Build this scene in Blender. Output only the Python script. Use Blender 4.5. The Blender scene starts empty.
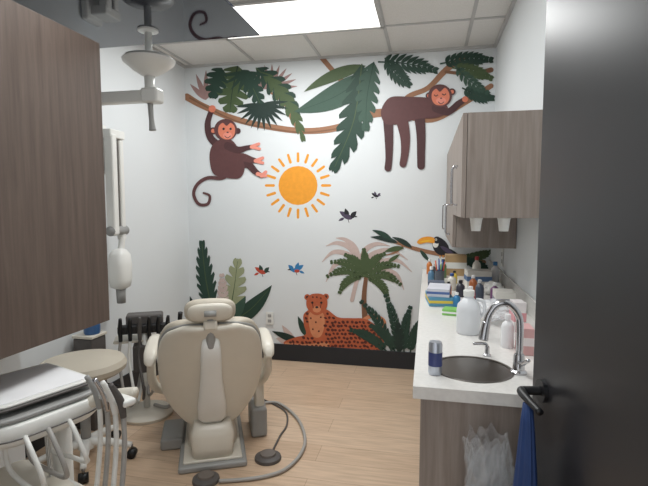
import bpy, bmesh, math, random
from mathutils import Vector, Matrix, noise, geometry
random.seed(7)
S=bpy.context.scene
S.view_settings.view_transform='Standard'
S.view_settings.exposure=0.0
# ---------------------------------------------------------------- measured camera
CAM=Vector((0,0,1.45)); YAW=math.radians(12.3); PIT=math.radians(4.6); F=475.0
cd=bpy.data.cameras.new('camera'); cam=bpy.data.objects.new('camera',cd); S.collection.objects.link(cam)
cam.location=CAM; cam.rotation_euler=(math.pi/2-PIT,0,YAW); cd.sensor_width=36; cd.lens=F/648*36; cd.clip_start=.02
S.camera=cam
def ray(u,v):
    X=(u-324)/F; Y=-(v-243)/F
    f=math.cos(PIT)+Y*math.sin(PIT); z=-math.sin(PIT)+Y*math.cos(PIT)
    return Vector((X*math.cos(YAW)-f*math.sin(YAW), X*math.sin(YAW)+f*math.cos(YAW), z))
def fl(u,v,z=0.0):           # survey a photo point lying on a horizontal plane
    r=ray(u,v); t=(z-CAM.z)/r.z; return CAM+r*t
BW=4.17; XL=-2.24; XR=.52; H=2.74
def wl(u,v):                 # survey a photo point lying on the back wall -> (x,z)
    r=ray(u,v); t=BW/r.y; return (r.x*t, CAM.z+r.z*t)
# ---------------------------------------------------------------- materials
def lin(c):
    return tuple(((x/255)/12.92 if x/255<=.04045 else ((x/255+.055)/1.055)**2.4) for x in c)+(1,)
MC={}
def mat(name,c=(200,200,200),rough=.5,metal=0,var=.04,scale=8,alpha=1,trans=0,coat=0,emit=0):
    if name in MC: return MC[name]
    m=bpy.data.materials.new(name); m.use_nodes=True; nt=m.node_tree; b=nt.nodes['Principled BSDF']
    L=lin(c); b.inputs['Roughness'].default_value=rough; b.inputs['Metallic'].default_value=metal
    g=nt.nodes.new('ShaderNodeNewGeometry'); n=nt.nodes.new('ShaderNodeTexNoise'); n.inputs['Scale'].default_value=scale
    nt.links.new(g.outputs['Position'],n.inputs['Vector'])
    r=nt.nodes.new('ShaderNodeValToRGB'); r.color_ramp.elements[0].position=.3; r.color_ramp.elements[1].position=.7
    r.color_ramp.elements[0].color=tuple(x*(1-var) for x in L[:3])+(1,); r.color_ramp.elements[1].color=tuple(min(1,x*(1+var)) for x in L[:3])+(1,)
    nt.links.new(n.outputs['Fac'],r.inputs['Fac']); nt.links.new(r.outputs['Color'],b.inputs['Base Color'])
    b.inputs['Alpha'].default_value=alpha; b.inputs['Transmission Weight'].default_value=trans; b.inputs['Coat Weight'].default_value=coat
    if emit:
        b.inputs['Emission Color'].default_value=L; b.inputs['Emission Strength'].default_value=emit
    MC[name]=m; return m
def wood(name,c1,c2,sc=(22,22,1.3),rough=.45):
    m=bpy.data.materials.new(name); m.use_nodes=True; nt=m.node_tree; b=nt.nodes['Principled BSDF']; b.inputs['Roughness'].default_value=rough
    g=nt.nodes.new('ShaderNodeNewGeometry'); mp=nt.nodes.new('ShaderNodeMapping'); mp.inputs['Scale'].default_value=sc
    n=nt.nodes.new('ShaderNodeTexNoise'); n.inputs['Scale'].default_value=2.2; n.inputs['Detail'].default_value=9; n.inputs['Roughness'].default_value=.62; n.inputs['Distortion'].default_value=.3
    r=nt.nodes.new('ShaderNodeValToRGB'); r.color_ramp.elements[0].position=.33; r.color_ramp.elements[1].position=.68
    r.color_ramp.elements[0].color=lin(c1); r.color_ramp.elements[1].color=lin(c2)
    nt.links.new(g.outputs['Position'],mp.inputs['Vector']); nt.links.new(mp.outputs[0],n.inputs['Vector']); nt.links.new(n.outputs['Fac'],r.inputs['Fac']); nt.links.new(r.outputs['Color'],b.inputs['Base Color'])
    return m
WOOD=wood('greige_laminate',(134,122,114),(158,147,139))
WOODD=wood('brown_laminate',(90,77,70),(108,94,86))
def floormat():
    m=bpy.data.materials.new('oak_vinyl_floor'); m.use_nodes=True; nt=m.node_tree; b=nt.nodes['Principled BSDF']; b.inputs['Roughness'].default_value=.38
    g=nt.nodes.new('ShaderNodeNewGeometry'); mp=nt.nodes.new('ShaderNodeMapping'); mp.inputs['Rotation'].default_value=(0,0,0)
    br=nt.nodes.new('ShaderNodeTexBrick'); br.inputs['Scale'].default_value=1; br.inputs['Brick Width'].default_value=1.2; br.inputs['Row Height'].default_value=.18
    br.inputs['Mortar Size'].default_value=.0016; br.inputs['Color1'].default_value=lin((212,186,160)); br.inputs['Color2'].default_value=lin((202,174,147)); br.inputs['Mortar'].default_value=lin((172,144,120))
    nt.links.new(g.outputs['Position'],mp.inputs['Vector']); nt.links.new(mp.outputs[0],br.inputs['Vector'])
    m2=nt.nodes.new('ShaderNodeMapping'); m2.inputs['Scale'].default_value=(1.5,18,1); n=nt.nodes.new('ShaderNodeTexNoise'); n.inputs['Scale'].default_value=3; n.inputs['Detail'].default_value=8
    nt.links.new(g.outputs['Position'],m2.inputs['Vector']); nt.links.new(m2.outputs[0],n.inputs['Vector'])
    r=nt.nodes.new('ShaderNodeValToRGB'); r.color_ramp.elements[0].color=(.83,.81,.79,1); r.color_ramp.elements[1].color=(1.06,1.06,1.06,1)
    r.color_ramp.elements[0].position=.3; r.color_ramp.elements[1].position=.65
    mx=nt.nodes.new('ShaderNodeMix'); mx.data_type='RGBA'; mx.blend_type='MULTIPLY'; mx.inputs[0].default_value=1
    nt.links.new(n.outputs['Fac'],r.inputs['Fac']); nt.links.new(br.outputs['Color'],mx.inputs[6]); nt.links.new(r.outputs['Color'],mx.inputs[7]); nt.links.new(mx.outputs[2],b.inputs['Base Color'])
    return m
FLOOR=floormat()
WALL=mat('wall_paint',(226,230,232),.6,var=.01,scale=2)
CEIL=mat('ceiling_tile',(234,233,230),.8,var=.05,scale=160)
GRID=mat('ceiling_grid_white',(196,196,195),.5)
BLACK=mat('black_plastic',(22,23,26),.4)
BASE=mat('black_rubber_base',(34,38,44),.45)
DOORM=mat('charcoal_door_paint',(46,46,49),.3,var=.12,scale=3)
WHITE=mat('white_plastic',(234,234,230),.3,var=.01)
CREAM=mat('cream_shell',(222,216,203),.35,var=.02)
UPH=mat('taupe_upholstery',(198,189,173),.5,var=.03)
GREY=mat('grey_plastic',(158,158,156),.4)
DGREY=mat('dark_grey_plastic',(88,84,82),.5)
STEEL=mat('brushed_steel',(135,130,125),.32,1)
CHROME=mat('chrome',(190,190,193),.15,1)
STONE=mat('white_quartz',(228,226,222),.25,var=.04,scale=60)
GLOSS=mat('glossy_dark_panel',(30,36,50),.03,var=.02)
HOSE=mat('grey_hose',(165,162,158),.45)
# ---------------------------------------------------------------- mesh helpers
def grp(name,loc=(0,0,0),rz=0,local=False):
    e=bpy.data.objects.new(name,None); e.empty_display_size=.05; e.location=loc; e.rotation_euler=(0,0,rz); e['loc']=1 if local else 0
    S.collection.objects.link(e); return e
def mk(name,V,Fc,m,parent=None,smooth=False,bevel=0,seg=3):
    me=bpy.data.meshes.new(name); me.from_pydata([tuple(v) for v in V],[],Fc)
    bm=bmesh.new(); bm.from_mesh(me); bmesh.ops.recalc_face_normals(bm,faces=bm.faces); bm.to_mesh(me); bm.free()
    o=bpy.data.objects.new(name,me); S.collection.objects.link(o); me.materials.append(m)
    if bevel:
        b=o.modifiers.new('bevel','BEVEL'); b.width=bevel; b.segments=seg; b.limit_method='ANGLE'; b.harden_normals=True; smooth=True
    if smooth: me.polygons.foreach_set('use_smooth',[True]*len(me.polygons))
    if parent is not None:
        o.parent=parent
        if not parent['loc']: o.matrix_parent_inverse=Matrix.Translation(-Vector(parent.location))
    return o
def box(name,a,b,m,parent=None,bevel=0,seg=3):
    x0,y0,z0=a;x1,y1,z1=b
    V=[(x0,y0,z0),(x1,y0,z0),(x1,y1,z0),(x0,y1,z0),(x0,y0,z1),(x1,y0,z1),(x1,y1,z1),(x0,y1,z1)]
    return mk(name,V,[(0,3,2,1),(4,5,6,7),(0,1,5,4),(1,2,6,5),(2,3,7,6),(3,0,4,7)],m,parent,False,bevel,seg)
def cr(pts,k=6,closed=False):
    P=[Vector(p) for p in pts]; n=len(P); out=[]
    if n<3: return P
    for i in range(n if closed else n-1):
        if closed: a,b,c,d=P[i-1],P[i],P[(i+1)%n],P[(i+2)%n]
        else: a,b,c,d=P[max(i-1,0)],P[i],P[i+1],P[min(i+2,n-1)]
        for j in range(k):
            t=j/k; out.append(.5*((2*b)+(c-a)*t+(2*a-5*b+4*c-d)*t*t+(3*b-a-3*c+d)*t**3))
    if not closed: out.append(P[-1])
    return out
def loft(name,rings,m,parent=None,cap=True,smooth=True):
    n=len(rings[0]); V=[p for r in rings for p in r]; Fc=[]
    for i in range(len(rings)-1):
        for j in range(n): Fc.append((i*n+j,i*n+(j+1)%n,(i+1)*n+(j+1)%n,(i+1)*n+j))
    if cap: Fc.append(tuple(range(n))); Fc.append(tuple(range(len(V)-n,len(V))))
    return mk(name,V,Fc,m,parent,smooth)
def tube(name,pts,r,m,parent=None,k=6,n=12):
    rr=r if isinstance(r,(list,tuple)) else [r]*len(pts)
    P4=cr([tuple(p)+(q,) for p,q in zip([tuple(p) for p in pts],rr)],k) if len(pts)>2 else [Vector(tuple(p)+(q,)) for p,q in zip([tuple(p) for p in pts],rr)]
    P=[Vector(p[:3]) for p in P4]; R=[p[3] for p in P4]
    t0=(P[1]-P[0]).normalized(); up=Vector((0,0,1)) if abs(t0.z)<.9 else Vector((1,0,0)); x=t0.cross(up).normalized(); rings=[]
    for i,p in enumerate(P):
        t=(P[min(i+1,len(P)-1)]-P[max(i-1,0)]).normalized(); x=(x-t*x.dot(t)).normalized(); y=t.cross(x)
        rings.append([p+(x*math.cos(a)+y*math.sin(a))*R[i] for a in [2*math.pi*j/n for j in range(n)]])
    o=loft(name,rings,m,parent)
    return o
def lathe(name,prof,c,m,parent=None,n=32,smooth=True):
    c=Vector(c); rings=[[c+Vector((r*math.cos(2*math.pi*j/n),r*math.sin(2*math.pi*j/n),z)) for j in range(n)] for r,z in prof]
    o=loft(name,rings,m,parent,True,smooth)
    if smooth:
        md=o.modifiers.new('es','EDGE_SPLIT'); md.split_angle=math.radians(35)
    return o
def sring(c,ax,ay,a,b,e=2.6,n=32):
    c=Vector(c);ax=Vector(ax);ay=Vector(ay);out=[]
    for j in range(n):
        t=2*math.pi*j/n; ct,st=math.cos(t),math.sin(t)
        out.append(c+ax*(a*math.copysign(abs(ct)**(2/e),ct))+ay*(b*math.copysign(abs(st)**(2/e),st)))
    return out
def pad(name,c,sx,sy,sz,m,parent=None,e=3.5,rot=None):     # pillow-like rounded slab
    rings=[]
    for k in range(9):
        a=-math.pi/2+math.pi*k/8; s=max(.02,math.cos(a))**.45; z=math.sin(a)*sz/2
        rings.append(sring((0,0,z),(1,0,0),(0,1,0),sx/2*s,sy/2*s,e))
    M=Matrix.Translation(c)@(rot.to_4x4() if rot else Matrix())
    return loft(name,[[M@p for p in r] for r in rings],m,parent)
def crumple(name,c,sx,sy,sz,m,parent=None,amp=.25,fr=6,seed=0,sub=4,smooth=False):
    bm=bmesh.new(); bmesh.ops.create_icosphere(bm,subdivisions=sub,radius=1)
    for v in bm.verts:
        d=noise.noise(v.co*2.2+Vector((seed,0,0)))*amp+abs(noise.noise(v.co*fr+Vector((0,seed,0))))*amp
        v.co=Vector((v.co.x*sx,v.co.y*sy,v.co.z*sz))*(1+d)+Vector(c)
    me=bpy.data.meshes.new(name); bm.to_mesh(me); bm.free(); o=bpy.data.objects.new(name,me); S.collection.objects.link(o); me.materials.append(m)
    if smooth: me.polygons.foreach_set('use_smooth',[True]*len(me.polygons))
    if parent is not None:
        o.parent=parent
        if not parent['loc']: o.matrix_parent_inverse=Matrix.Translation(-Vector(parent.location))
    return o
# ---------------------------------------------------------------- room shell
box('floor',(XL-.1,-1.2,-.1),(XR+.1,BW+.1,0),FLOOR)
box('wall_back',(XL-.1,BW,0),(XR+.1,BW+.1,H),WALL)
box('wall_left',(XL-.1,.28,0),(XL,BW,H),WALL)
box('wall_right',(XR,.28,0),(XR+.1,BW,H),WALL)
box('wall_wing',(XL,.4,0),(-1.75,1.72,H),WALL)
fw=grp('wall_front')
box('left_part',(XL,.28,0),(-.56,.40,H),WALL,fw); box('header',(-.56,.28,2.14),(XR,.40,H),WALL,fw)
fr=grp('door_frame')
box('jamb_left',(-.56,.26,0),(-.52,.42,2.14),BASE,fr); box('head',(-.52,.26,2.10),(.52,.42,2.14),BASE,fr); box('jamb_right',(.49,.26,0),(.52,.42,2.10),BASE,fr)
box('baseboard_back',(XL,BW-.014,0),(.06,BW,.155),BASE,bevel=.003)
box('baseboard_left',(XL,1.72,0),(XL+.012,BW-.014,.155),BASE,bevel=.003)
cg=grp('ceiling')
box('tiles',(XL-.1,-.0+.28,H),(XR+.1,BW+.1,H+.08),CEIL,cg)
x=-.33-.61*3
for i in range(5):
    box('grid_y_%d'%i,(x-.012,.4,H-.006),(x+.012,BW,H+.001),GRID,cg); x+=.61
y=3.56
for i in range(6):
    box('grid_x_%d'%i,(XL,y-.012,H-.0065),(XR,y+.012,H+.001),GRID,cg); y-=.61
box('trim_ceiling_back',(XL,BW-.022,H-.02),(XR,BW,H),GRID); box('trim_ceiling_left',(XL,1.72,H-.02),(XL+.022,BW-.02,H),GRID); box('trim_ceiling_right',(XR-.022,.4,H-.02),(XR,BW-.02,H),GRID)
def troffer(x0,x1,y0,y1,pw):
    g=grp('ceiling_light_panel',((x0+x1)/2,(y0+y1)/2,H))
    EM=mat('led_diffuser',(255,254,250),.5,emit=1.6,var=0)
    box('diffuser',(x0+.02,y0+.02,H-.012),(x1-.02,y1-.02,H-.004),EM,g)
    box('frame_a',(x0,y0,H-.018),(x1,y0+.025,H),GRID,g);box('frame_b',(x0,y1-.025,H-.018),(x1,y1,H),GRID,g)
    box('frame_c',(x0,y0,H-.018),(x0+.025,y1,H),GRID,g);box('frame_d',(x1-.025,y0,H-.018),(x1,y1,H),GRID,g)
    l=bpy.data.lights.new('led_panel_light','AREA'); l.shape='RECTANGLE'; l.size=x1-x0-.06; l.size_y=y1-y0-.06; l.energy=pw; l.color=(.98,1,1)
    o=bpy.data.objects.new('led_panel_light',l); S.collection.objects.link(o); o.location=(0,0,-.02); o.parent=g
troffer(-1.55,-.33,2.95,3.56,25)
troffer(-.94,-.33,.98,2.2,20)
w=bpy.data.worlds.new('world'); S.world=w; w.use_nodes=True; w.node_tree.nodes['Background'].inputs[0].default_value=(.96,.98,1,1); w.node_tree.nodes['Background'].inputs[1].default_value=1.0
g=grp('suspended_ceiling_panel',(-1.55,2.0,2.34))
box('panel',(-2.22,1.74,2.33),(-.87,2.43,2.345),GLOSS,g,bevel=.003)
for i,(a,b) in enumerate([(-2.1,1.85),(-1.0,1.85),(-2.1,2.3),(-1.0,2.3)]): tube('hanger_%d'%i,[(a,b,2.345),(a,b,H)],.005,STEEL,g)
# ---------------------------------------------------------------- MURAL
mural=grp('jungle_mural',(-.86,BW,1.4))
LAY=[0.0006]; CNT=[0]; ST=.0001
class Decal:
    def __init__(s,name,start): s.name=name; s.V=[]; s.F=[]; s.M=[]; s.mats=[]; LAY[0]=start
    def poly(s,pts,m,up=True):
        if up: LAY[0]+=ST; CNT[0]=0
        else: CNT[0]=(CNT[0]+1)%6
        y=BW-LAY[0]-CNT[0]*.000014; base=len(s.V)
        W=[wl(p[0],p[1]) for p in pts]
        for a,b in W: s.V.append((a,y,b))
        if m not in s.mats: s.mats.append(m)
        for t in geometry.tessellate_polygon([[Vector((a,b,0)) for a,b in W]]):
            A,B,C=[W[i] for i in t]
            if (B[0]-A[0])*(C[1]-A[1])-(B[1]-A[1])*(C[0]-A[0])<0: t=(t[0],t[2],t[1])
            s.F.append(tuple(base+i for i in t)); s.M.append(s.mats.index(m))
    def blob(s,pts,m): s.poly(cr([Vector((p[0],p[1])) for p in pts],6,True),m)
    def circ(s,c,rx,m,ry=None,rot=0,up=True):
        ry=ry or rx; cc,ss=math.cos(rot),math.sin(rot)
        s.poly([(c[0]+rx*math.cos(t)*cc-ry*math.sin(t)*ss,c[1]+rx*math.cos(t)*ss+ry*math.sin(t)*cc) for t in [2*math.pi*i/24 for i in range(24)]],m,up)
    def stroke(s,pts,w,m,k=7,cap=True,up=True):
        ww=w if isinstance(w,(list,tuple)) else [w]*len(pts)
        P=cr([Vector((p[0],p[1],q)) for p,q in zip(pts,ww)],k) if len(pts)>2 else [Vector((p[0],p[1],q)) for p,q in zip(pts,ww)]
        L=[];R=[]
        if up: LAY[0]+=ST
        for i,p in enumerate(P):
            d=(P[min(i+1,len(P)-1)]-P[max(i-1,0)]); d.z=0; d.normalize(); n=Vector((-d.y,d.x,0))
            L.append((p.x+n.x*p.z/2,p.y+n.y*p.z/2)); R.append((p.x-n.x*p.z/2,p.y-n.y*p.z/2))
        for i in range(len(P)-1):
            s.poly([L[i],L[i+1],R[i+1],R[i]],m,False)
        if cap:
            for p in (P[0],P[-1]):
                if p.z>1: s.poly([(p.x+p.z/2*math.cos(t),p.y+p.z/2*math.sin(t)) for t in [math.pi*i/8 for i in range(16)]],m,False)
    def axis(s,b,t,bend):
        b=Vector(b);t=Vector(t);d=t-b;n=Vector((-d.y,d.x)); c=(b+t)/2+n*bend
        f=lambda q:b*(1-q)**2+c*2*q*(1-q)+t*q*q
        def nn(q):
            e=(f(min(q+.01,1))-f(max(q-.01,0))).normalized(); return Vector((-e.y,e.x))
        return f,nn
    def leaf(s,b,t,w,m,bend=0,up=True,vein=None):
        f,nn=s.axis(b,t,bend); L=[];R=[]
        for i in range(13):
            q=i/12; h=w*math.sin(math.pi*q**.8)**.9 if 0<q<1 else 0
            L.append(f(q)+nn(q)*h); R.append(f(q)-nn(q)*h)
        s.poly(L+R[-2:0:-1],m,up)
        if vein: s.stroke([f(.05),f(.5),f(.93)],[.9,.7,.4],vein,cap=False)
    def palm(s,b,t,ln,w,m,bend=0,n=11,ang=50):
        f,nn=s.axis(b,t,bend); s.stroke([f(0),f(.5),f(1)],[1.6,1.2,.5],m,cap=False)
        for i in range(n):
            q=.12+.86*i/(n-1); e=Vector((nn(q).y,-nn(q).x)); l=ln*(.55+.45*math.sin(math.pi*min(1,q*1.1)))*(1.0 if q<.75 else .8)
            for sg in (-1,1):
                a=math.radians(ang*(1-.5*q)); d=e*math.cos(a)+nn(q)*math.sin(a)*sg; s.leaf(f(q),f(q)+d*l,w,m,.06*sg,False)
    def monstera(s,b,t,w,m,bend=0,n=6,depth=.4,vein=None):
        f,nn=s.axis(b,t,bend)
        def side(sg):
            out=[]
            for i in range(n):
                q0=i/n
                for (dq,k) in ((.05,.85),(.4,1.0),(.7,.93),(.88,depth)):
                    q=q0+dq/n; h=w*(math.sin(math.pi*min(1,(q*.93+.05))**.75))**.8
                    fw=.0 if k==depth else .06
                    out.append(f(min(1,q+fw*(1 if k>depth else 0)))+nn(q)*sg*h*k)
            return out
        s.poly([f(0)]+side(1)+[f(1)]+side(-1)[::-1],m)
        if vein: s.stroke([f(.0),f(.5),f(.95)],[1.2,.8,.4],vein,cap=False)
    def done(s):
        me=bpy.data.meshes.new(s.name); me.from_pydata(s.V,[],s.F)
        for m in s.mats: me.materials.append(m)
        me.polygons.foreach_set('material_index',s.M)
        o=bpy.data.objects.new(s.name,me); S.collection.objects.link(o); o.parent=mural; o.matrix_parent_inverse=Matrix.Translation(-Vector(mural.location)); return o
def pm(n,c): return mat('mural_'+n,c,.6,var=.05,scale=30)
MAU=pm('mauve',(205,184,178)); MAU2=pm('dusty_mauve',(165,132,128)); BRN=pm('monkey_brown',(96,60,60)); BRN2=pm('monkey_dark',(78,47,49)); SKIN=pm('monkey_skin',(224,130,102)); PINK=pm('pink',(236,150,132))
BRA=pm('branch',(156,112,84)); BRA2=pm('branch_dark',(126,88,64)); DG=pm('dark_green',(38,66,54)); DG2=pm('deep_green',(30,50,44)); MG=pm('olive_green',(74,92,58)); TG=pm('teal_green',(58,86,72)); LG=pm('pale_green',(156,162,128))
ORG=pm('sun_orange',(240,160,48)); CHE=pm('cheetah',(188,96,62)); CHE2=pm('cheetah_light',(214,140,100)); SPT=pm('spots',(90,40,32)); BK=pm('black',(30,30,36)); WH=pm('white',(235,232,225)); YEL=pm('yellow',(245,190,50)); BLU=pm('blue',(50,125,180)); RED=pm('red',(190,75,55)); PUR=pm('plum',(78,68,90))
D=Decal('background_foliage',.0004)
for b,t in [((206,100),(196,74)),((206,100),(206,70)),((206,100),(216,74)),((206,100),(190,84))]: D.leaf(b,t,2.6,MAU2)
for a in range(-5,6): D.leaf((272,88),(272+26*math.sin(a*.3),88-24*math.cos(a*.3)),2,MAU2)
for pts in [[(360,272),(350,256),(334,252),(322,262)],[(360,272),(352,250),(338,243),(326,246)],[(360,272),(356,250),(346,240),(336,238)],[(360,272),(364,252),(376,244),(390,246)],[(360,272),(370,256),(390,250),(408,260)],[(360,272),(374,264),(396,260),(412,272)],[(360,272),(346,262),(334,266),(326,282)],[(360,272),(378,270),(396,274),(404,290)]]:
    D.stroke(pts,[4,5.5,4,.6],MAU)
D.stroke([(352,300),(356,284),(360,270)],[4,4,3],MAU)
D.leaf((300,345),(276,338),5,MAU); D.leaf((296,345),(282,325),3.5,MAU)
D.done()
D=Decal('branches',.0030)
D.stroke([(187,97),(203,106),(232,118),(265,126),(305,131),(340,127),(372,114),(400,114),(432,119),(462,104),(491,86)],[7,6,6,6,6,7,8,8,7,6,5],BRA)
D.stroke([(190,98),(232,119.5),(265,127.5),(305,132.5),(345,127.5)],[1.4,1.6,1.6,1.6,1.2],BRA2)
D.stroke([(322,58),(334,72),(352,92),(372,113)],[5,5,6,6],BRA); D.stroke([(300,131),(292,120),(285,104),(270,92)],[4,3,3,2],BRA)
D.stroke([(464,57),(446,70),(428,88),(408,97),(395,113)],[6,6,5,5,5],BRA); D.stroke([(491,70),(472,74),(446,72)],[5,4,3],BRA2)
D.stroke([(380,238),(398,243),(420,250),(450,256),(484,262)],[2,3,4,4,4],BRA); D.stroke([(404,245),(396,252),(386,255)],[2,2,1],BRA)
D.done()
D=Decal('canopy_leaves',.0042)
D.monstera((238,66),(230,113),19,MG,.05,6,.3,DG2)
D.monstera((222,68),(213,99),12,DG,.1,5,.35); D.monstera((256,68),(298,118),12,DG,-.12,7,.3,MG); D.monstera((262,72),(304,142),8,MG,-.15,8,.3)
D.monstera((240,70),(262,108),10,DG,-.1,6,.35,MG)
LAY[0]+=ST
for a in range(-6,7): D.leaf((262,104),(262+27*math.sin(a*.26+.1),104+27*math.cos(a*.26+.1)),1.9,DG2,up=False)
LAY[0]+=ST
for a in range(-4,5): D.leaf((246,72),(246+24*math.sin(a*.35),72+24*math.cos(a*.35)),1.8,DG,up=False)
D.leaf((372,72),(294,112),12,TG,-.12,vein=DG); D.leaf((366,66),(304,92),6,MG,.1)
D.monstera((362,64),(332,172),16,DG,-.13,8,.45,MG); D.monstera((374,62),(366,132),12,TG,.08,7,.4,DG)
D.palm((378,62),(434,70),15,2,DG,-.08,10); D.palm((385,58),(408,84),13,2,DG,.1,8)
D.palm((440,64),(490,60),12,2.2,DG,-.1,10); D.palm((452,68),(490,78),11,2.2,MG,-.1,9); D.palm((462,88),(491,98),12,2,DG,.1,9); D.palm((455,66),(486,92),10,1.8,TG,.1,8)
D.done()
D=Decal('hanging_monkey',.0068)
D.stroke([(231,172),(222,178),(208,178),(198,184),(194,194),(199,204),(208,204),(210,196),(204,193)],[4.5,4,3.6,3.4,3.2,3.2,3,2.6,2],BRN)
D.stroke([(222,148),(211,138),(208,124),(212,110)],[8,7,6,5],BRN2); D.circ((212.5,109),3.6,SKIN)
D.stroke([(236,168),(247,164),(256,172),(262,176)],[9,8,6,4.5],BRN2); D.stroke([(262,176),(266,172)],[4,3.2],PINK); D.stroke([(258,174),(266,176)],[4,3],PINK)
D.blob([(216,142),(226,138),(235,143),(241,155),(245,168),(240,178),(227,178),(214,174),(210,160),(211,149)],BRN)
D.stroke([(234,172),(240,158),(252,160),(257,161)],[10,9,6,4.5],BRN); D.stroke([(256,161),(263,158)],[4,3],PINK); D.stroke([(256,161),(263,163)],[3.6,3],PINK)
D.stroke([(228,146),(238,150),(247,148),(252,147)],[8,7,5,4.5],BRN2); D.stroke([(252,147),(259,144)],[4,3],PINK); D.stroke([(252,147),(260,149)],[3.4,2.6],PINK)
D.circ((213.5,131),3.6,BRN2); D.circ((213.5,131),2.1,SKIN); D.circ((238,131),3,BRN2)
D.circ((226,130),11.5,BRN,11); D.blob([(219,127),(223,123),(227,126),(231,123),(235,127),(235,134),(231,139),(224,139),(219,134)],SKIN); D.circ((228,135.5),4.6,PINK,3.2)
D.circ((224,129),1.2,BK); D.circ((231,129),1.2,BK); D.circ((228,132.5),1.1,BRN2,.7); D.stroke([(225,136),(228,138),(231,136)],.7,BRN2)
D.done()
D=Decal('sleeping_monkey',.0080)
D.stroke([(388,118),(389,140),(389,158),(388,168)],[10,8.5,7,7],BRN2); D.stroke([(419,112),(421,135),(421,155),(421,166)],[11,9,8,7.5],BRN2)
D.stroke([(401,116),(405,136),(405,152),(403,164)],[13,10,8,7],BRN)
D.blob([(384,104),(392,97),(410,97),(428,98),(444,103),(448,112),(436,118),(418,119),(400,124),(386,124),(381,114)],BRN)
D.stroke([(436,108),(448,112),(458,104),(464,100)],[9,7,6,5],BRN2); D.circ((465,99.5),3,SKIN)
D.circ((429,96),3.4,BRN2); D.circ((429,96),1.9,SKIN); D.circ((452,92),3.4,BRN2); D.circ((452,92),1.9,SKIN)
D.circ((440,96),12,BRN,11.5); D.blob([(432,93),(436,89),(440,92),(445,88),(449,93),(449,100),(444,105),(436,105),(432,100)],SKIN); D.circ((441,101),5,PINK,3.4)
D.stroke([(434,95),(436,96.3),(438,95)],.9,BK); D.stroke([(442,94),(444,95.3),(446,94)],.9,BK); D.circ((441,98.5),1.1,BRN2,.7); D.stroke([(438,102),(441,104),(444,102)],.7,BRN2)
D.done()
D=Decal('sun',.0004); D.circ((298,185.5),19.5,ORG)
for i in range(20):
    a=2*math.pi*i/20; c,s_=math.cos(a),math.sin(a); D.stroke([(298+24.5*c,185.5+24.5*s_),(298+32*c,185.5+32*s_)],[2.8,2.4],ORG,up=False)
D.done()
D=Decal('small_birds',.0004)
def bird(x,y,c1,c2,s=1,fl_=1):
    LAY[0]=.0004
    D.leaf((x,y),(x-9*s*fl_,y-6*s),2.6*s,c1); D.leaf((x,y),(x-3*s*fl_,y-9*s),2.4*s,c2); D.leaf((x+3*s*fl_,y),(x+9*s*fl_,y-6*s),2.4*s,c2)
    D.circ((x,y),5*s,c1,2.6*s,.25*fl_); D.circ((x+5*s*fl_,y-1*s),2.2*s,c2); D.leaf((x-4*s*fl_,y+1),(x-10*s*fl_,y+4*s),1.4*s,c1); D.leaf((x+6*s*fl_,y-1),(x+10*s*fl_,y),.8*s,BK)
    D.stroke([(x,y+2),(x+1,y+6*s)],[.6,.5],BK)
bird(262,272,RED,DG,.8); bird(296,270,BLU,BLU,.85,-1); D.circ((297,271),2.6,RED,1.6)
bird(348,217,PUR,BK,.95); bird(376,196,BK,PUR,.5)
D.done()
D=Decal('undergrowth',.0036)
D.monstera((214,318),(202,240),10,DG,-.05,9,.6,MG); D.leaf((196,330),(190,296),6,DG2); D.monstera((228,322),(238,258),13,LG,.03,7,.3,MG); D.palm((222,318),(222,276),9,2,MAU,.05,8)
D.leaf((228,325),(272,285),8,DG,.12,vein=MG); D.leaf((224,325),(246,296),6,TG,.1)
D.leaf((300,342),(272,331),3.5,DG2); D.leaf((304,344),(284,345),3,DG); D.leaf((306,336),(298,316),3,DG)
D.stroke([(366,278),(364,300),(366,330)],[4,5,6],BRA2)
for t,bd in [((328,276),.3),((332,262),.28),((346,255),.22),((364,250),.05),((384,254),-.22),((398,266),-.28),((400,284),-.3),((340,292),.35),((388,298),-.3)]: D.palm((365,276),t,7,1.6,MG,bd,10)
D.done()
D=Decal('cheetah',.0062)
D.stroke([(378,338),(384,322),(372,316),(360,322)],[5,4.5,4,3],CHE2)
body=[(304,314),(312,309),(326,309),(338,317),(352,318),(366,319),(378,328),(384,342),(380,352),(362,353),(344,351),(326,352),(306,352),(290,348),(284,342),(296,337),(306,334),(304,324)]
D.blob(body,CHE); D.blob([(310,312),(322,312),(325,322),(321,336),(313,336),(309,324)],CHE2)
D.stroke([(326,346),(306,347),(287,345)],[8,6,5.5],CHE2)
D.circ((307.5,297),3,CHE); D.circ((326,296.5),3,CHE); D.circ((307.5,297),1.5,SPT); D.circ((326,296.5),1.5,SPT)
D.blob([(307,299),(312,294),(322,294),(327,299),(327,307),(322,313),(317,315),(312,313),(307,307)],CHE); D.circ((317,309),4.2,CHE2,3.4); D.circ((317,307),1.6,BK,1.1); D.circ((312.5,302.5),1.2,BK); D.circ((321.5,302.5),1.2,BK)
D.stroke([(312.5,303),(313.5,308)],.7,SPT); D.stroke([(321.5,303),(320.5,308)],.7,SPT)
bp=cr([Vector(p) for p in body],4,True)
def inside(x,y):
    c=False; n=len(bp)
    for i in range(n):
        a,b=bp[i],bp[i-1]
        if (a.y>y)!=(b.y>y) and x<(b.x-a.x)*(y-a.y)/(b.y-a.y)+a.x: c=not c
    return c
LAY[0]+=ST
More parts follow.
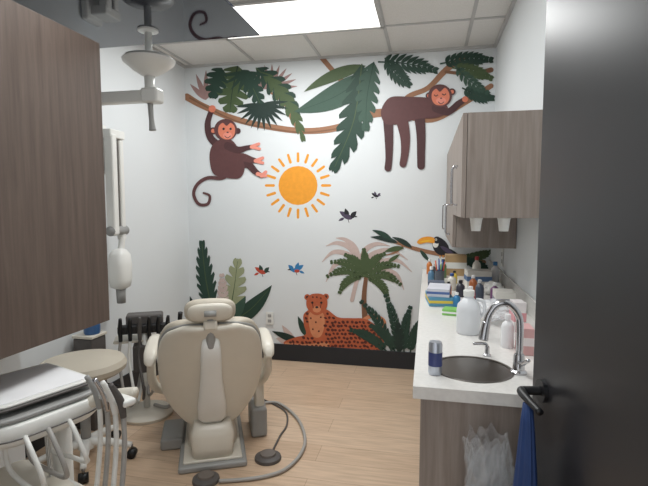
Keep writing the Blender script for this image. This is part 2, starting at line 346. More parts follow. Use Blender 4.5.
for yy in range(314,352,4):
    for xx in range(288,384,4):
        X=xx+(2 if (yy//4)%2 else 0)+random.uniform(-.7,.7); Y=yy+random.uniform(-.7,.7)
        if inside(X-2,Y) and inside(X+2,Y) and inside(X,Y+2) and inside(X,Y-2) and not(308<X<325 and Y<338): D.circ((X,Y),random.uniform(1.3,1.9),SPT,random.uniform(1,1.5),random.random(),up=False)
for p in [(311,318),(316,322),(321,317),(313,329),(319,331),(317,297),(313,297),(321,298),(300,346),(294,344)]: D.circ(p,.9,SPT,up=False)
D.done()
D=Decal('ferns',.0105)
for b,t,bd in [((392,352),(362,302),.15),((398,353),(386,296),.1),((404,354),(410,308),-.1),((410,354),(424,318),-.15),((396,353),(372,326),.2),((388,352),(352,330),.15)]: D.palm(b,t,9,1.8,DG,bd,11,42)
D.monstera((400,352),(398,322),6,DG2,0,5,.4)
D.done()
D=Decal('toucan',.0045)
D.leaf((398,243),(370,237),2.6,DG2,.1); D.leaf((392,240),(372,230),2.6,DG,.1); D.leaf((412,248),(392,237),2.6,DG2,.1); D.leaf((404,248),(384,252),2.6,MG,.1); D.leaf((388,262),(400,254),2,MG); D.leaf((420,250),(430,262),2,DG)
D.palm((462,258),(490,252),8,1.8,MG,.1,8); D.palm((462,260),(488,270),8,1.8,DG,-.1,8)
D.leaf((441,248),(462,258),3.2,BK); D.blob([(432,240),(438,237),(445,241),(449,248),(447,254),(440,255),(434,250)],BK); D.circ((435.5,244),3,WH,3.6); D.circ((437,240),3.6,BK)
D.blob([(434,238),(428,236.5),(421,238),(417,242),(420,244),(427,242.5),(434,243)],ORG); D.leaf((432,240),(419,242),.9,YEL); D.circ((436,239.5),1.1,WH); D.circ((436,239.5),.6,BK); D.leaf((440,246),(456,256),2,PUR)
D.stroke([(440,255),(440,258)],.8,ORG); D.stroke([(443,255),(443,258)],.8,ORG)
D.done()
def outlet(name,c,ax):
    g=grp(name,c)
    if ax=='y':
        box('plate',(c[0]-.037,c[1]-.006,c[2]-.06),(c[0]+.037,c[1],c[2]+.06),WHITE,g,bevel=.003)
        for dz in (-.025,.025): box('socket',(c[0]-.017,c[1]-.008,c[2]+dz-.014),(c[0]+.017,c[1]-.005,c[2]+dz+.014),GREY,g,bevel=.002)
    else:
        box('plate',(c[0]-.006,c[1]-.037,c[2]-.06),(c[0],c[1]+.037,c[2]+.06),WHITE,g,bevel=.003)
        for dz in (-.025,.025): box('socket',(c[0]-.008,c[1]-.017,c[2]+dz-.014),(c[0]-.005,c[1]+.017,c[2]+dz+.014),GREY,g,bevel=.002)
a=wl(270,318); outlet('wall_outlet',(a[0],BW-.008,a[1]),'y'); outlet('wall_outlet',(XR-.001,3.5,1.08),'x')
# ---------------------------------------------------------------- left hanging cabinet
g=grp('storage_cabinet',(-1.5,1.1,1.5))
box('carcass',(-1.745,.45,.955),(-1.352,1.765,2.11),WOODD,g)
box('door_1',(-1.35,1.105,.955),(-1.33,1.77,2.112),WOODD,g,bevel=.002); box('door_2',(-1.35,.45,.955),(-1.33,1.10,2.112),WOODD,g,bevel=.002)
# ---------------------------------------------------------------- right wall cabinets
g=grp('wall_cabinet',(.33,3.2,1.6))
box('carcass_near',(.172,2.29,1.39),(.517,3.0,1.868),WOOD,g); box('carcass_far',(.172,3.0,1.19),(.517,4.15,1.868),WOOD,g)
for i,(a,b,z) in enumerate([(2.29,2.64,1.39),(2.645,2.998,1.39),(3.002,3.39,1.19),(3.394,3.78,1.19),(3.784,4.15,1.19)]):
    box('door_%d'%i,(.15,a+.001,z),(.17,b,1.868),WOOD,g,bevel=.0015)
    yy=b-.05 if i%2==0 else a+.05
    tube('handle_%d'%i,[(.15,yy,z+.06),(.125,yy,z+.065),(.122,yy,z+.12),(.122,yy,z+.20),(.125,yy,z+.255),(.15,yy,z+.26)],.005,CHROME,g)
for x in (.225,.35):
    g=grp('paper_cup_dispenser',(x,2.36,1.36))
    lathe('cup',[(.019,-.032),(.021,-.034),(.028,.022),(.030,.024),(.030,.0295)],(x,2.36,1.36),WHITE,g)
    box('bracket',(x-.012,2.385,1.35),(x+.012,2.40,1.39),WHITE,g)
# ---------------------------------------------------------------- counter
SC=(.155,1.63); SR=.125; ZC=.90
g=grp('sink_base_cabinet',(.25,2.8,.45))
box('end_panel',(-.012,1.455,0),(.515,1.475,.862),WOOD,g)
box('toe_kick',(.07,1.475,0),(.085,4.15,.10),BLACK,g)
box('bottom',(-.01,1.475,.10),(.515,4.15,.118),WOOD,g)
yy=1.478
for i in range(6):
    y2=yy+.4455; box('door_%d'%i,(-.01,yy,.10),(.01,y2-.004,.70),WOOD,g,bevel=.0015); box('drawer_%d'%i,(-.01,yy,.705),(.01,y2-.004,.86),WOOD,g,bevel=.0015)
    tube('pull_%d'%i,[(-.01,yy+.15,.79),(-.034,yy+.155,.79),(-.036,yy+.22,.79),(-.034,yy+.29,.79),(-.01,yy+.295,.79)],.005,CHROME,g); yy=y2
x0,y0,x1,y1=-.035,1.43,.517,4.155
angs=sorted(set([2*math.pi*i/64 for i in range(64)]+[math.atan2(b-SC[1],a-SC[0])%(2*math.pi) for a in (x0,x1) for b in (y0,y1)]))
V=[];Fc=[]
for a in angs:
    c,s_=math.cos(a),math.sin(a); ts=[]
    if c>1e-9: ts.append((x1-SC[0])/c)
    if c<-1e-9: ts.append((x0-SC[0])/c)
    if s_>1e-9: ts.append((y1-SC[1])/s_)
    if s_<-1e-9: ts.append((y0-SC[1])/s_)
    t=min(ts)
    for z in (ZC,ZC-.038): V+= [(SC[0]+c*SR,SC[1]+s_*SR,z),(SC[0]+c*t,SC[1]+s_*t,z)]
n=len(angs)
for i in range(n):
    a=4*i;b=4*((i+1)%n); Fc+=[(a,a+1,b+1,b),(a+2,b+2,b+3,a+3),(a+1,a+3,b+3,b+1),(a,b,b+2,a+2)]
g=grp('countertop',(.25,2.8,ZC-.02)); ct=mk('slab',V,Fc,STONE,g)
box('backsplash',(.503,1.43,ZC),(.517,4.155,ZC+.09),STONE,g,bevel=.002)
g=grp('round_sink',(SC[0],SC[1],ZC))
lathe('bowl',[(SR+.012,-.039),(SR-.001,-.037),(SR-.002,-.004),(SR-.004,-.03),(SR-.008,-.09),(SR-.03,-.13),(.03,-.142),(.0,-.143)],(SC[0],SC[1],ZC),STEEL,g)
lathe('rim',[(SR-.003,-.003),(SR-.003,.002),(SR+.006,.003),(SR+.008,.0005)],(SC[0],SC[1],ZC),STEEL,g)
lathe('drain',[(.0,.0),(.022,.0),(.024,-.003)],(SC[0],SC[1],ZC-.139),CHROME,g)
bx,by=.300,1.62
g=grp('gooseneck_faucet',(bx,by,ZC))
lathe('base',[(.026,0),(.026,.006),(.019,.012),(.017,.06),(.014,.065)],(bx,by,ZC),CHROME,g)
tube('neck',[(bx,by,ZC+.05),(bx,by,ZC+.15),(bx-.008,by,ZC+.195),(bx-.04,by,ZC+.228),(bx-.075,by,ZC+.222),(bx-.098,by,ZC+.187),(bx-.105,by,ZC+.15)],.0115,CHROME,g,n=16)
tube('spray_head',[(bx-.104,by,ZC+.165),(bx-.109,by,ZC+.135),(bx-.113,by,ZC+.105)],[.013,.015,.016],CHROME,g,n=16)
tube('lever',[(bx,by-.015,ZC+.04),(bx+.005,by-.04,ZC+.045),(bx+.012,by-.085,ZC+.07)],[.008,.007,.006],CHROME,g)
p=fl(487,356,ZC)
g=grp('soap_pump',p); lathe('body',[(.014,0),(.014,.006),(.009,.01),(.008,.035)],p,CHROME,g); tube('spout',[p+Vector((0,0,.035)),p+Vector((-.01,0,.045)),p+Vector((-.05,0,.043))],.006,CHROME,g)
p=fl(435,374,ZC); g=grp('drink_can',p); SIL=mat('can_silver',(190,195,205),.3,.8); BL=mat('can_blue',(60,70,120),.35)
lathe('body',[(.019,0),(.022,.006),(.022,.1),(.019,.108),(.017,.108)],p,SIL,g); lathe('label',[(.0224,.03),(.0224,.075)],p,BL,g); lathe('lid',[(.017,.106),(.0,.106)],p,STEEL,g)
p=fl(468,333,ZC); g=grp('plastic_jug',p); JUG=mat('milky_plastic',(225,228,232),.35,var=.02)
lathe('body',[(.045,0),(.05,.008),(.05,.10),(.046,.125),(.025,.15),(.020,.155),(.020,.162)],p,JUG,g); lathe('cap',[(.023,.162),(.023,.185),(.021,.187),(0,.187)],p,WHITE,g)
tube('grip',[p+Vector((.03,0,.148)),p+Vector((.06,0,.14)),p+Vector((.065,0,.10)),p+Vector((.048,0,.07))],.007,JUG,g)
def boxitem(name,x,y,sx,sy,sz,c,c2=None,rz=0,z=ZC):
    g=grp(name,(x,y,z),rz,True); box('carton',(-sx/2,-sy/2,0),(sx/2,sy/2,sz),mat(name+'_c%d'%(c[0]),c,.5),g,bevel=.002)
    if c2: box('band',(-sx/2-.001,-sy/2-.001,sz*.35),(sx/2+.001,sy/2+.001,sz*.65),mat(name+'_b%d'%c2[0],c2,.5),g,bevel=.001)
    return g
def bottle(name,x,y,r,h,c,cc,z=ZC):
    p=Vector((x,y,z)); g=grp(name,p); lathe('body',[(r*.92,0),(r,.004),(r,h*.62),(r*.8,h*.72),(r*.38,h*.8),(r*.38,h*.84)],p,mat(name+'_%d%d'%(c[0],c[2]),c,.35),g,20)
    lathe('cap',[(r*.48,h*.84),(r*.48,h*.98),(r*.4,h),(0,h)],p,mat('cap_%d%d'%(cc[0],cc[2]),cc,.4),g,20)
boxitem('glove_box',.07,2.72,.13,.22,.05,(90,150,180),(225,200,80),.1); boxitem('glove_box',.07,2.72,.12,.2,.045,(215,215,225),(80,110,170),-.08,ZC+.05)
boxitem('wipes_packet',.14,2.44,.11,.08,.03,(130,195,100),(240,240,240),-.2)
boxitem('tissue_box',.06,3.05,.10,.10,.07,(80,90,110),(190,190,190)); boxitem('supply_box',.34,3.35,.16,.12,.11,(225,222,215),(90,120,160),.1); boxitem('supply_box',.22,3.85,.16,.12,.16,(180,150,110),(230,230,225),.0); boxitem('supply_box',.40,2.62,.10,.12,.10,(225,222,214),(150,150,160),.0)
for (x,y,r,h,c,cc) in [(.20,2.93,.025,.10,(60,60,70),(30,30,35)),(.28,3.02,.024,.12,(170,100,60),(230,230,230)),(.16,3.15,.028,.11,(220,215,205),(60,90,150)),(.03,3.3,.022,.13,(90,130,160),(240,240,240)),(.24,2.72,.026,.10,(190,60,60),(240,240,240)),(.19,3.42,.02,.09,(230,200,80),(40,40,40)),(.30,2.84,.024,.12,(70,80,95),(200,200,200)),(.46,3.42,.03,.16,(235,235,235),(60,130,190)),(.38,2.82,.024,.11,(120,80,120),(240,240,240)),(.05,3.55,.024,.12,(70,70,75),(230,230,230)),(.12,3.68,.026,.14,(110,140,90),(30,30,35)),(.36,3.65,.03,.17,(230,225,215),(190,60,60)),(.02,3.85,.022,.12,(200,120,60),(240,240,240)),(.16,2.62,.02,.08,(60,130,180),(240,240,240)),(.13,2.92,.018,.09,(225,120,60),(30,30,35))]:
    bottle('supply_bottle',x,y,r,h,c,cc)
p=Vector((.09,3.42,ZC)); g=grp('pen_cup',p); lathe('cup',[(.0,.003),(.03,0),(.034,.09),(.031,.09),(.028,.01)],p,mat('pen_cup_grey',(90,95,105),.5),g)
for i in range(7):
    a=i*.9; tube('pen_%d'%i,[p+Vector((.012*math.cos(a),.012*math.sin(a),.01)),p+Vector((.034*math.cos(a),.034*math.sin(a),.15+.01*(i%3)))],.004,mat('pen_%d'%(i%4),[(200,60,60),(50,90,170),(30,30,30),(220,180,60)][i%4],.4),g,n=8)
PLA=mat('plastic_film',(238,240,244),.18,alpha=.5,var=.02)
p=fl(494,322,ZC); crumple('crumpled_plastic_wrap',p+Vector((0,0,.058)),.075,.10,.042,PLA,amp=.3,seed=3)
crumple('paper_towel_wad',(.40,3.04,ZC+.042),.055,.07,.035,WHITE,amp=.3,seed=9)
p=fl(524,352,ZC); boxitem('pink_carton',p.x,p.y,.05,.09,.10,(214,168,168),(236,226,226))
p=fl(517,330,ZC); boxitem('pink_carton',p.x,p.y,.05,.08,.13,(228,222,222),(214,150,156),.1)
p=fl(507,347,ZC); bottle('lotion_bottle',p.x,p.y,.024,.13,(236,236,238),(236,236,238))
# ---------------------------------------------------------------- waste bin with clear liner
CLR=mat('clear_bag',(222,225,228),.08,alpha=.2,var=.02)
bc=(.178,1.345)
g=grp('waste_bin',(bc[0],bc[1],0))
lathe('bin',[(.060,0),(.065,.01),(.074,.56),(.077,.565),(.073,.57),(.069,.56),(.057,.02),(0,.02)],(bc[0],bc[1],0),GREY,g)
def bag(name,c,z0,z1,r0,r1,m,g,seed):
    rings=[];N=96;K=40
    for k in range(K):
        q=k/(K-1); z=z0+(z1-z0)*q; ring=[]
        for j in range(N):
            t=2*math.pi*j/N; v=Vector((math.cos(t)*1.8,math.sin(t)*1.8,z*12+seed)); d=noise.noise(v)*.3+abs(noise.noise(v*2.8))*.35-.15
            r=(r0+(r1-r0)*q)*(1+d); ring.append(Vector((c[0]+r*math.cos(t),c[1]+r*math.sin(t),z+.05*noise.noise(Vector((math.cos(t)*2,math.sin(t)*2,seed)))*q)))
        rings.append(ring)
    return loft(name,rings,m,g,False,True)
bag('liner_bag',bc,.48,.805,.074,.062,CLR,g,3.1); bag('liner_fold',bc,.50,.78,.066,.045,CLR,g,8.4); bag('liner_inner',bc,.50,.74,.05,.055,CLR,g,12.4)
BLUE=mat('blue_fabric',(30,58,108),.7,var=.2)
# ---------------------------------------------------------------- door
HX,HY=.435,.43; EX,EY=.270,1.272; ang=math.atan2(EY-HY,EX-HX); DL=math.hypot(EX-HX,EY-HY); ZL=1.0
d=grp('door_1',(HX,HY,0),ang,True)
box('leaf',(0,-.042,.008),(DL,0,2.09),DOORM,d,bevel=.002)
def local_disc(name,x,z,r,y0,y1,m,par):
    n=28; rings=[[Vector((x+r*math.cos(2*math.pi*j/n),y,z+r*math.sin(2*math.pi*j/n))) for j in range(n)] for y in (y0,y1)]; loft(name,rings,m,par,True,False)
local_disc('rose',DL-.065,ZL,.028,0,.010,BLACK,d); local_disc('rose_back',DL-.065,ZL,.028,-.052,-.042,BLACK,d)
tube('lever',[(DL-.065,.008,ZL),(DL-.065,.045,ZL),(DL-.072,.056,ZL),(DL-.12,.058,ZL-.002),(DL-.175,.056,ZL-.005)],[.011,.011,.011,.009,.008],BLACK,d)
tube('lever_back',[(DL-.065,-.05,ZL),(DL-.065,-.08,ZL),(DL-.12,-.088,ZL-.002),(DL-.165,-.086,ZL-.005)],[.011,.011,.009,.008],BLACK,d)
box('latch_plate',(DL-.0005,-.034,.92),(DL+.002,-.008,1.06),STEEL,d)
g=grp('blue_tote_bag',(HX,HY,0),ang,True)
rings=[]
for k in range(14):
    q=k/13; z=ZL-.011-.58*q; a=.012+.062*q**.7; b=.010+.030*q
    ring=[]
    for j in range(40):
        t=2*math.pi*j/40; w_=1+.22*math.sin(5*t+q*2)*q+.1*math.sin(11*t)
        ring.append(Vector((DL-.115+a*math.cos(t)*w_,.058+b*math.sin(t)*w_,z)))
    rings.append(ring)
loft('cloth',rings,BLUE,g)
# ---------------------------------------------------------------- dental chair
CH=grp('dental_chair',(-1.235,2.535,0),math.radians(26),True)
def shell(name,tab,m,off,thick,grow=1.0):
    rings=[]
    T=cr([Vector(t) for t in tab],4)
    for i,(z,y,wd) in enumerate(T):
        a=Vector(T[max(i-1,0)][:2]); b=Vector(T[min(i+1,len(T)-1)][:2]); tz,ty=(b-a).normalized()
        nrm=Vector((0,-tz,ty))
        if nrm.y>0: nrm=-nrm
        edge=min(1,min(i,len(T)-1-i)/3+.25); th=thick*edge
        ring=[]
        n=36
        for j in range(n):
            t=2*math.pi*j/n; ct,st=math.cos(t),math.sin(t)
            xx=wd*grow*math.copysign(abs(ct)**.7,ct); dd=th/2*math.copysign(abs(st)**.8,st)
            bow=.045*(1-(xx/.27)**2)
            ring.append(Vector((xx,y,z))+nrm*(dd+bow+off))
        rings.append(ring)
    return loft(name,rings,m,CH)
tab=[(.84,-.30,.12),(.825,-.295,.175),(.79,-.275,.228),(.725,-.245,.262),(.64,-.21,.277),(.54,-.17,.28),(.44,-.13,.268),(.36,-.10,.243),(.29,-.07,.20),(.23,-.045,.15),(.21,-.035,.10)]
shell('back_shell',tab,CREAM,0,.05)
shell('back_piping',tab,GREY,-.024,.022,1.012)
shell('back_cushion',tab,UPH,-.055,.075,1.02)
rings=[]
for z,y,w_,dp in [(.77,-.335,.04,.012),(.69,-.325,.052,.03),(.61,-.29,.055,.036),(.52,-.255,.058,.042),(.42,-.22,.068,.05),(.33,-.185,.08,.055),(.26,-.155,.078,.055),(.23,-.14,.055,.04)]:
    rings.append(sring((0,y+.01,z),(1,0,0),(0,1,0),w_,dp,3))
loft('back_bracket',rings,WHITE,CH)
tube('headrest_stem',[(0,-.318,.71),(0,-.335,.81),(0,-.345,.87)],[.028,.026,.026],GREY,CH)
box('headrest_hinge',(-.035,-.375,.81),(.035,-.32,.86),CREAM,CH,bevel=.012)
R=Matrix.Rotation(math.radians(-74),3,'X')
pad('headrest_cushion',(0,-.325,.905),.26,.13,.075,UPH,CH,3.2,R)
pad('headrest_shell',(0,-.355,.902),.225,.10,.045,CREAM,CH,3,R)
tube('headrest_knob',[(-.03,-.385,.90),(.03,-.385,.90)],.016,GREY,CH)
rings=[]
for y,z,w_,t in [(-.02,.40,.16,.05),(.02,.41,.22,.08),(.15,.41,.25,.10),(.35,.42,.255,.10),(.55,.45,.24,.10),(.72,.46,.21,.09),(.9,.42,.19,.08),(1.08,.38,.18,.07),(1.18,.355,.16,.06),(1.21,.35,.11,.04)]:
    rings.append(sring((0,y,z),(1,0,0),(0,0,1),w_,t/2,3))
loft('seat_cushion',rings,UPH,CH)
rings=[]
for y,z,w_,t in [(.0,.33,.12,.06),(.1,.33,.18,.09),(.35,.34,.20,.09),(.6,.37,.18,.08),(.9,.35,.14,.06),(1.1,.32,.12,.04)]:
    rings.append(sring((0,y,z),(1,0,0),(0,0,1),w_,t/2,4))
loft('seat_pan',rings,CREAM,CH)
for sg,nm in ((-1,'left'),(1,'right')):
    tube('arm_support_'+nm,[(sg*.20,.12,.33),(sg*.30,.08,.36),(sg*.33,.0,.44),(sg*.33,-.04,.54),(sg*.325,-.02,.61)],[.028,.028,.026,.024,.024],CREAM,CH)
    rings=[]
    for y,z,w_,t in [(-.16,.58,.012,.02),(-.145,.60,.03,.045),(-.10,.625,.036,.055),(.0,.645,.036,.05),(.12,.65,.034,.045),(.2,.645,.028,.035),(.225,.64,.012,.015)]: rings.append(sring((sg*.325,y,z),(1,0,0),(0,0,1),w_,t/2,2.6,20))
    loft('arm_pad_'+nm,rings,CREAM,CH)
box('floor_plate',(-.185,-.26,.0),(.185,.62,.035),GREY,CH,bevel=.012); box('plate_rim',(-.16,-.23,.034),(.16,.58,.05),CREAM,CH,bevel=.007)
rings=[]
for z,a,b,y in [(.045,.15,.20,.10),(.12,.14,.19,.10),(.2,.13,.17,.12),(.31,.12,.15,.15)]: rings.append(sring((0,y,z),(1,0,0),(0,1,0),a,b,4))
loft('lift_column',rings,CREAM,CH)
rings=[]
for z,a,b,y in [(.05,.11,.06,-.16),(.1,.115,.065,-.16),(.17,.12,.07,-.15),(.23,.10,.06,-.14)]: rings.append(sring((0,y,z),(1,0,0),(0,1,0),a,b,4))
loft('rear_pump_cover',rings,CREAM,CH)
box('side_outrigger',(-.30,.02,.0),(-.17,.30,.07),GREY,CH,bevel=.015)
box('side_junction_box',(.235,.05,.0),(.335,.30,.19),GREY,CH,bevel=.02); box('side_valve_post',(.262,.08,.18),(.32,.20,.54),CREAM,CH,bevel=.015); box('side_valve_cap',(.25,.07,.50),(.33,.21,.56),DGREY,CH,bevel=.012)
for (u,v,r) in ((268,459,.075),(206,481,.07)):
    p=fl(u,v); g=grp('foot_control',p); lathe('base',[(r,0),(r*1.02,.008),(r*.98,.018),(r*.75,.026),(0,.028)],p,DGREY,g); lathe('pedal',[(r*.62,.026),(r*.58,.038),(r*.2,.042),(0,.042)],p,mat('taupe_rubber',(112,104,98),.6),g)
pts=[fl(u,v,.012) for u,v in [(258,404),(278,403),(297,418),(305,438),(300,455),(284,470),(262,477),(238,480),(219,481)]]
tube('floor_hose',pts,.010,HOSE)
tube('floor_cord',[fl(u,v,.007) for u,v in [(272,452),(280,436),(287,424),(284,410),(260,398)]],.006,DGREY)
# ---------------------------------------------------------------- dental light
X,Y=-1.395,2.23
g=grp('dental_operatory_light',(X,Y,2.33))
lathe('ceiling_flange',[(0,0),(.05,0),(.05,-.008),(.022,-.014)],(X,Y,2.33),WHITE,g); tube('pole',[(X,Y,2.33),(X,Y,2.16)],.018,WHITE,g)
lathe('dome',[(.022,.0),(.05,-.008),(.115,-.02),(.13,-.034),(.125,-.048),(.08,-.085),(.04,-.11),(.028,-.115)],(X,Y,2.215),WHITE,g)
tube('lower_post',[(X,Y,2.11),(X,Y,1.98)],[.026,.024],WHITE,g)
box('arm_joint',(X-.035,Y-.04,1.965),(X+.06,Y+.04,2.04),WHITE,g,bevel=.015)
box('arm',(X-.62,Y-.028,1.972),(X-.03,Y+.028,2.032),WHITE,g,bevel=.01)
tube('arm_stop',[(X,Y,1.97),(X+.005,Y,1.88),(X+.01,Y,1.83)],[.014,.013,.018],GREY,g)
tube('drop_link',[(X-.58,Y,1.975),(X-.58,Y,1.86),(X-.56,Y,1.79)],.02,WHITE,g)
pad('lamp_head',(X-.56,Y,1.73),.26,.16,.10,WHITE,g,3)
pad('lamp_lens',(X-.56,Y,1.685),.20,.12,.03,mat('lamp_lens',(245,245,250),.1),g,3)
tube('lamp_handle_a',[(X-.68,Y,1.73),(X-.73,Y,1.72),(X-.74,Y,1.66)],.009,GREY,g); tube('lamp_handle_b',[(X-.44,Y,1.73),(X-.39,Y,1.72),(X-.38,Y,1.66)],.009,GREY,g)
# ---------------------------------------------------------------- wall x-ray
dy=.04
g=grp('intraoral_xray_unit',(XL+.001,2.9,1.6)); XW=XL+.001
box('wall_plate',(XW,2.76+dy,1.66),(XW+.05,2.92+dy,2.0),WHITE,g,bevel=.015); box('plate_bracket',(XW+.04,2.80+dy,1.90),(XW+.16,2.96+dy,1.96),WHITE,g,bevel=.01)
box('arm_outer',(XW+.10,2.805+dy,1.24),(XW+.165,2.865+dy,1.93),WHITE,g,bevel=.015); box('arm_inner',(XW+.10,2.91+dy,1.20),(XW+.15,2.96+dy,1.90),WHITE,g,bevel=.015)
box('arm_gap_rail',(XW+.11,2.868+dy,1.26),(XW+.14,2.907+dy,1.88),DGREY,g,bevel=.004)
tube('elbow',[(XW+.13,2.80+dy,1.27),(XW+.13,2.97+dy,1.27)],.034,GREY,g)
tube('yoke',[(XW+.13,2.93+dy,1.22),(XW+.13,2.92+dy,1.16),(XW+.13,2.90+dy,1.12)],.022,WHITE,g)
rings=[sring((XW+.135,2.89+dy,z),(1,0,0),(0,1,0),a,b,3) for z,a,b in [(.86,.03,.035),(.875,.055,.065),(.93,.065,.078),(1.03,.067,.08),(1.10,.06,.07),(1.135,.04,.045),(1.145,.02,.02)]]
loft('tube_head',rings,WHITE,g); tube('cone',[(XW+.135,2.89+dy,.88),(XW+.135,2.89+dy,.76)],[.034,.03],GREY,g,n=24)
# ---------------------------------------------------------------- stool
sx,sy=-1.88,2.26
g=grp('operator_stool',(sx,sy,0))
lathe('seat',[(0,.50),(.12,.50),(.20,.505),(.225,.525),(.23,.55),(.215,.578),(.16,.59),(0,.592)],(sx,sy,0),UPH,g,40)
lathe('seat_pan',[(0,.475),(.14,.475),(.16,.50),(.1,.505)],(sx,sy,0),GREY,g)
tube('gas_lift',[(sx,sy,.10),(sx,sy,.30)],.027,GREY,g); tube('piston',[(sx,sy,.29),(sx,sy,.48)],.016,CHROME,g)
lathe('hub',[(.045,.07),(.05,.09),(.035,.13)],(sx,sy,0),WHITE,g)
for i in range(5):
    a=2*math.pi*i/5+.3; c,s_=math.cos(a),math.sin(a); ex,ey=sx+.25*c,sy+.25*s_
    tube('leg_%d'%i,[(sx+.03*c,sy+.03*s_,.105),(sx+.14*c,sy+.14*s_,.095),(ex,ey,.075)],[.026,.022,.016],WHITE,g)
    tube('caster_stem_%d'%i,[(ex,ey,.075),(ex,ey,.045)],.008,STEEL,g); tube('caster_%d'%i,[(ex-.024*s_,ey+.024*c,.026),(ex+.024*s_,ey-.024*c,.026)],.026,BLACK,g,n=20)
tube('height_lever',[(sx+.05,sy,.475),(sx+.2,sy-.03,.465),(sx+.25,sy-.04,.47)],.006,BLACK,g)
# ---------------------------------------------------------------- assistant instrument stand
ax_,ay_=-1.88,2.86
g=grp('assistant_instrument_stand',(ax_,ay_,0),math.radians(30),True)
lathe('base',[(.17,0),(.175,.02),(.15,.04),(.03,.055)],(0,0,0),CREAM,g); tube('post',[(0,0,.04),(0,0,.62)],.022,WHITE,g)
box('holder_bar',(-.17,-.04,.58),(.17,.02,.64),BLACK,g,bevel=.012); box('control_pod',(-.12,-.0,.60),(.12,.12,.70),DGREY,g,bevel=.015)
box('vacuum_canister_housing',(-.08,-.03,.30),(.08,.10,.50),DGREY,g,bevel=.02); box('tray_ledge',(-.2,-.02,.515),(.2,.14,.535),CREAM,g,bevel=.008)
for i in range(6):
    x=-.15+.06*i
    tube('handpiece_%d'%i,[(x,-.045,.54),(x,-.055,.63),(x+.005,-.075,.70)],[.012,.015,.010],DGREY if i==2 else BLACK,g)
    tube('hose_%d'%i,[(x,-.045,.545),(x-.01,-.06,.42),(x+.02,-.10-.01*i,.18+.02*i),(x*.6,-.06,.10+.02*i),(x*.3,0,.24),(x*.15,.02,.42)],.0095,(HOSE,WHITE,DGREY)[i%3],g)
# round bar + grip seen beside the chair arm
tube('suction_grip',[(.19,-.02,.60),(.225,-.06,.64),(.235,-.09,.72)],[.012,.014,.016],BLACK,g); tube('suction_hose',[(.19,-.02,.60),(.20,-.06,.45),(.22,-.10,.22),(.15,-.10,.08),(.05,-.02,.07)],.012,HOSE,g)
p=Vector((-2.1,2.62,0))
g=grp('cabinet_pedestal',p)
box('body',(-2.20,2.56,0),(-2.06,2.70,.60),DGREY,g,bevel=.012); box('top',(-2.205,2.555,.60),(-2.055,2.705,.62),CREAM,g,bevel=.006)
g=grp('blue_lidded_bottle',(-2.11,2.63,.62)); lathe('body',[(.045,0),(.05,.01),(.05,.07),(.03,.085)],(-2.11,2.63,.62),mat('blue_plastic',(60,100,150),.3),g); lathe('cap',[(.032,.085),(.032,.10),(0,.102)],(-2.11,2.63,.62),BLACK,g)
# ---------------------------------------------------------------- delivery cart
g=grp('dental_delivery_cart',(-1.385,1.375,0),math.radians(-20),True)
def rslab(name,x0,y0,x1,y1,z0,z1,m,e=5):
    cx,cy=(x0+x1)/2,(y0+y1)/2;a,b=(x1-x0)/2,(y1-y0)/2;h=z1-z0
    rings=[sring((cx,cy,z0),(1,0,0),(0,1,0),a*.9,b*.9,e,44),sring((cx,cy,z0+h*.25),(1,0,0),(0,1,0),a*.98,b*.98,e,44),sring((cx,cy,z0+h*.6),(1,0,0),(0,1,0),a,b,e,44),sring((cx,cy,z0+h*.9),(1,0,0),(0,1,0),a*.985,b*.985,e,44),sring((cx,cy,z1),(1,0,0),(0,1,0),a*.95,b*.95,e,44)]
    return loft(name,rings,m,g)
rslab('body',-.20,-.21,.21,.20,.69,.765,WHITE,4); rslab('body_top',-.19,-.20,.195,.19,.765,.785,GREY,5); rslab('body_seam',-.203,-.213,.213,.203,.715,.721,DGREY,4)
rslab('tray_rim',-.172,-.172,.172,.172,.800,.812,DGREY,9); rslab('tray',-.165,-.165,.165,.165,.808,.822,WHITE,9)
box('tray_paper',(-.145,-.15,.822),(.145,.15,.824),mat('tray_paper',(244,244,246),.7),g)
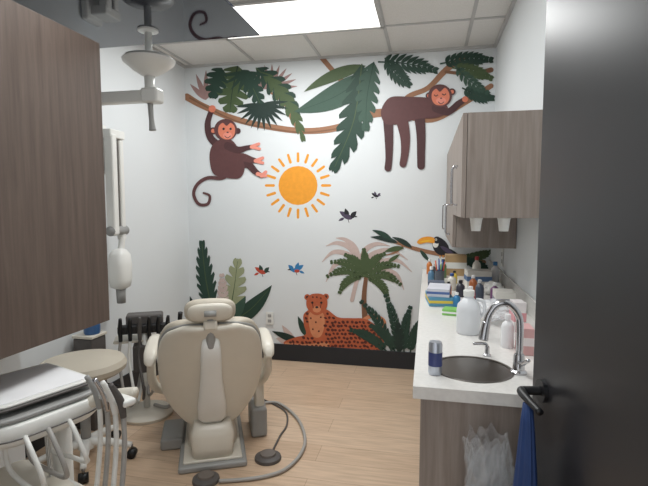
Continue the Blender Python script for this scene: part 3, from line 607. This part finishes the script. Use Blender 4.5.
for i,(a,b) in enumerate([(-.12,-.12),(.12,-.12),(-.12,.12),(.12,.12)]): tube('tray_post_%d'%i,[(a,b,.78),(a,b,.802)],.01,GREY,g)
tube('side_arm',[(.17,.12,.74),(.24,.15,.77),(.31,.17,.79),(.36,.19,.80)],[.022,.02,.02,.018],CREAM,g)
box('instrument_rail',(.22,.115,.775),(.40,.165,.80),WHITE,g,bevel=.01)
for i in range(4):
    x=.245+.045*i
    tube('handpiece_%d'%i,[(x,.125,.74),(x,.115,.80),(x-.005,.085,.865)],[.010,.013,.008],(GREY,CHROME,WHITE,DGREY)[i],g)
    tube('hose_%d'%i,[(x,.125,.745),(x+.012,.115,.62),(x+.02,.08,.42),(x-.01,.05,.22+.02*i),(x-.07,.06,.15+.03*i),(.14,.05,.25),(.09,.03,.5),(.07,.03,.70)],.0085,HOSE if i%2 else WHITE,g,n=10)
for i in range(3):
    y=-.10+.07*i; tube('looped_hose_%d'%i,[(.20,y,.72),(.25,y-.01,.70),(.29,y,.62),(.26,y+.02,.54+.02*i),(.17,y+.02,.53+.02*i),(.08,y,.58),(.06,y,.69)],.008,(WHITE,HOSE,WHITE)[i],g,n=10)
tube('front_handle',[(-.12,-.20,.73),(-.12,-.25,.745),(-.0,-.265,.75),(.12,-.25,.745),(.12,-.20,.73)],.010,GREY,g)
tube('column',[(0,.12,.06),(0,.12,.70)],.035,WHITE,g,n=20)
rslab('base',-.19,-.16,.22,.20,.055,.10,GREY,4)
rslab('lower_shelf',-.19,-.19,.29,.19,.33,.35,CREAM,5)
rslab('control_unit',-.14,-.17,.27,.07,.352,.48,WHITE,6); box('control_panel',(.04,-.178,.39),(.20,-.16,.45),DGREY,g,bevel=.004); rslab('control_unit_lid',-.12,-.15,.25,.05,.48,.492,CREAM,6)
for i,(a,b) in enumerate([(-.15,-.12),(.17,-.12),(-.15,.16),(.17,.16)]):
    tube('caster_stem_%d'%i,[(a,b,.06),(a,b,.04)],.008,STEEL,g); tube('caster_%d'%i,[(a-.012,b,.025),(a+.012,b,.025)],.025,BLACK,g,n=20)
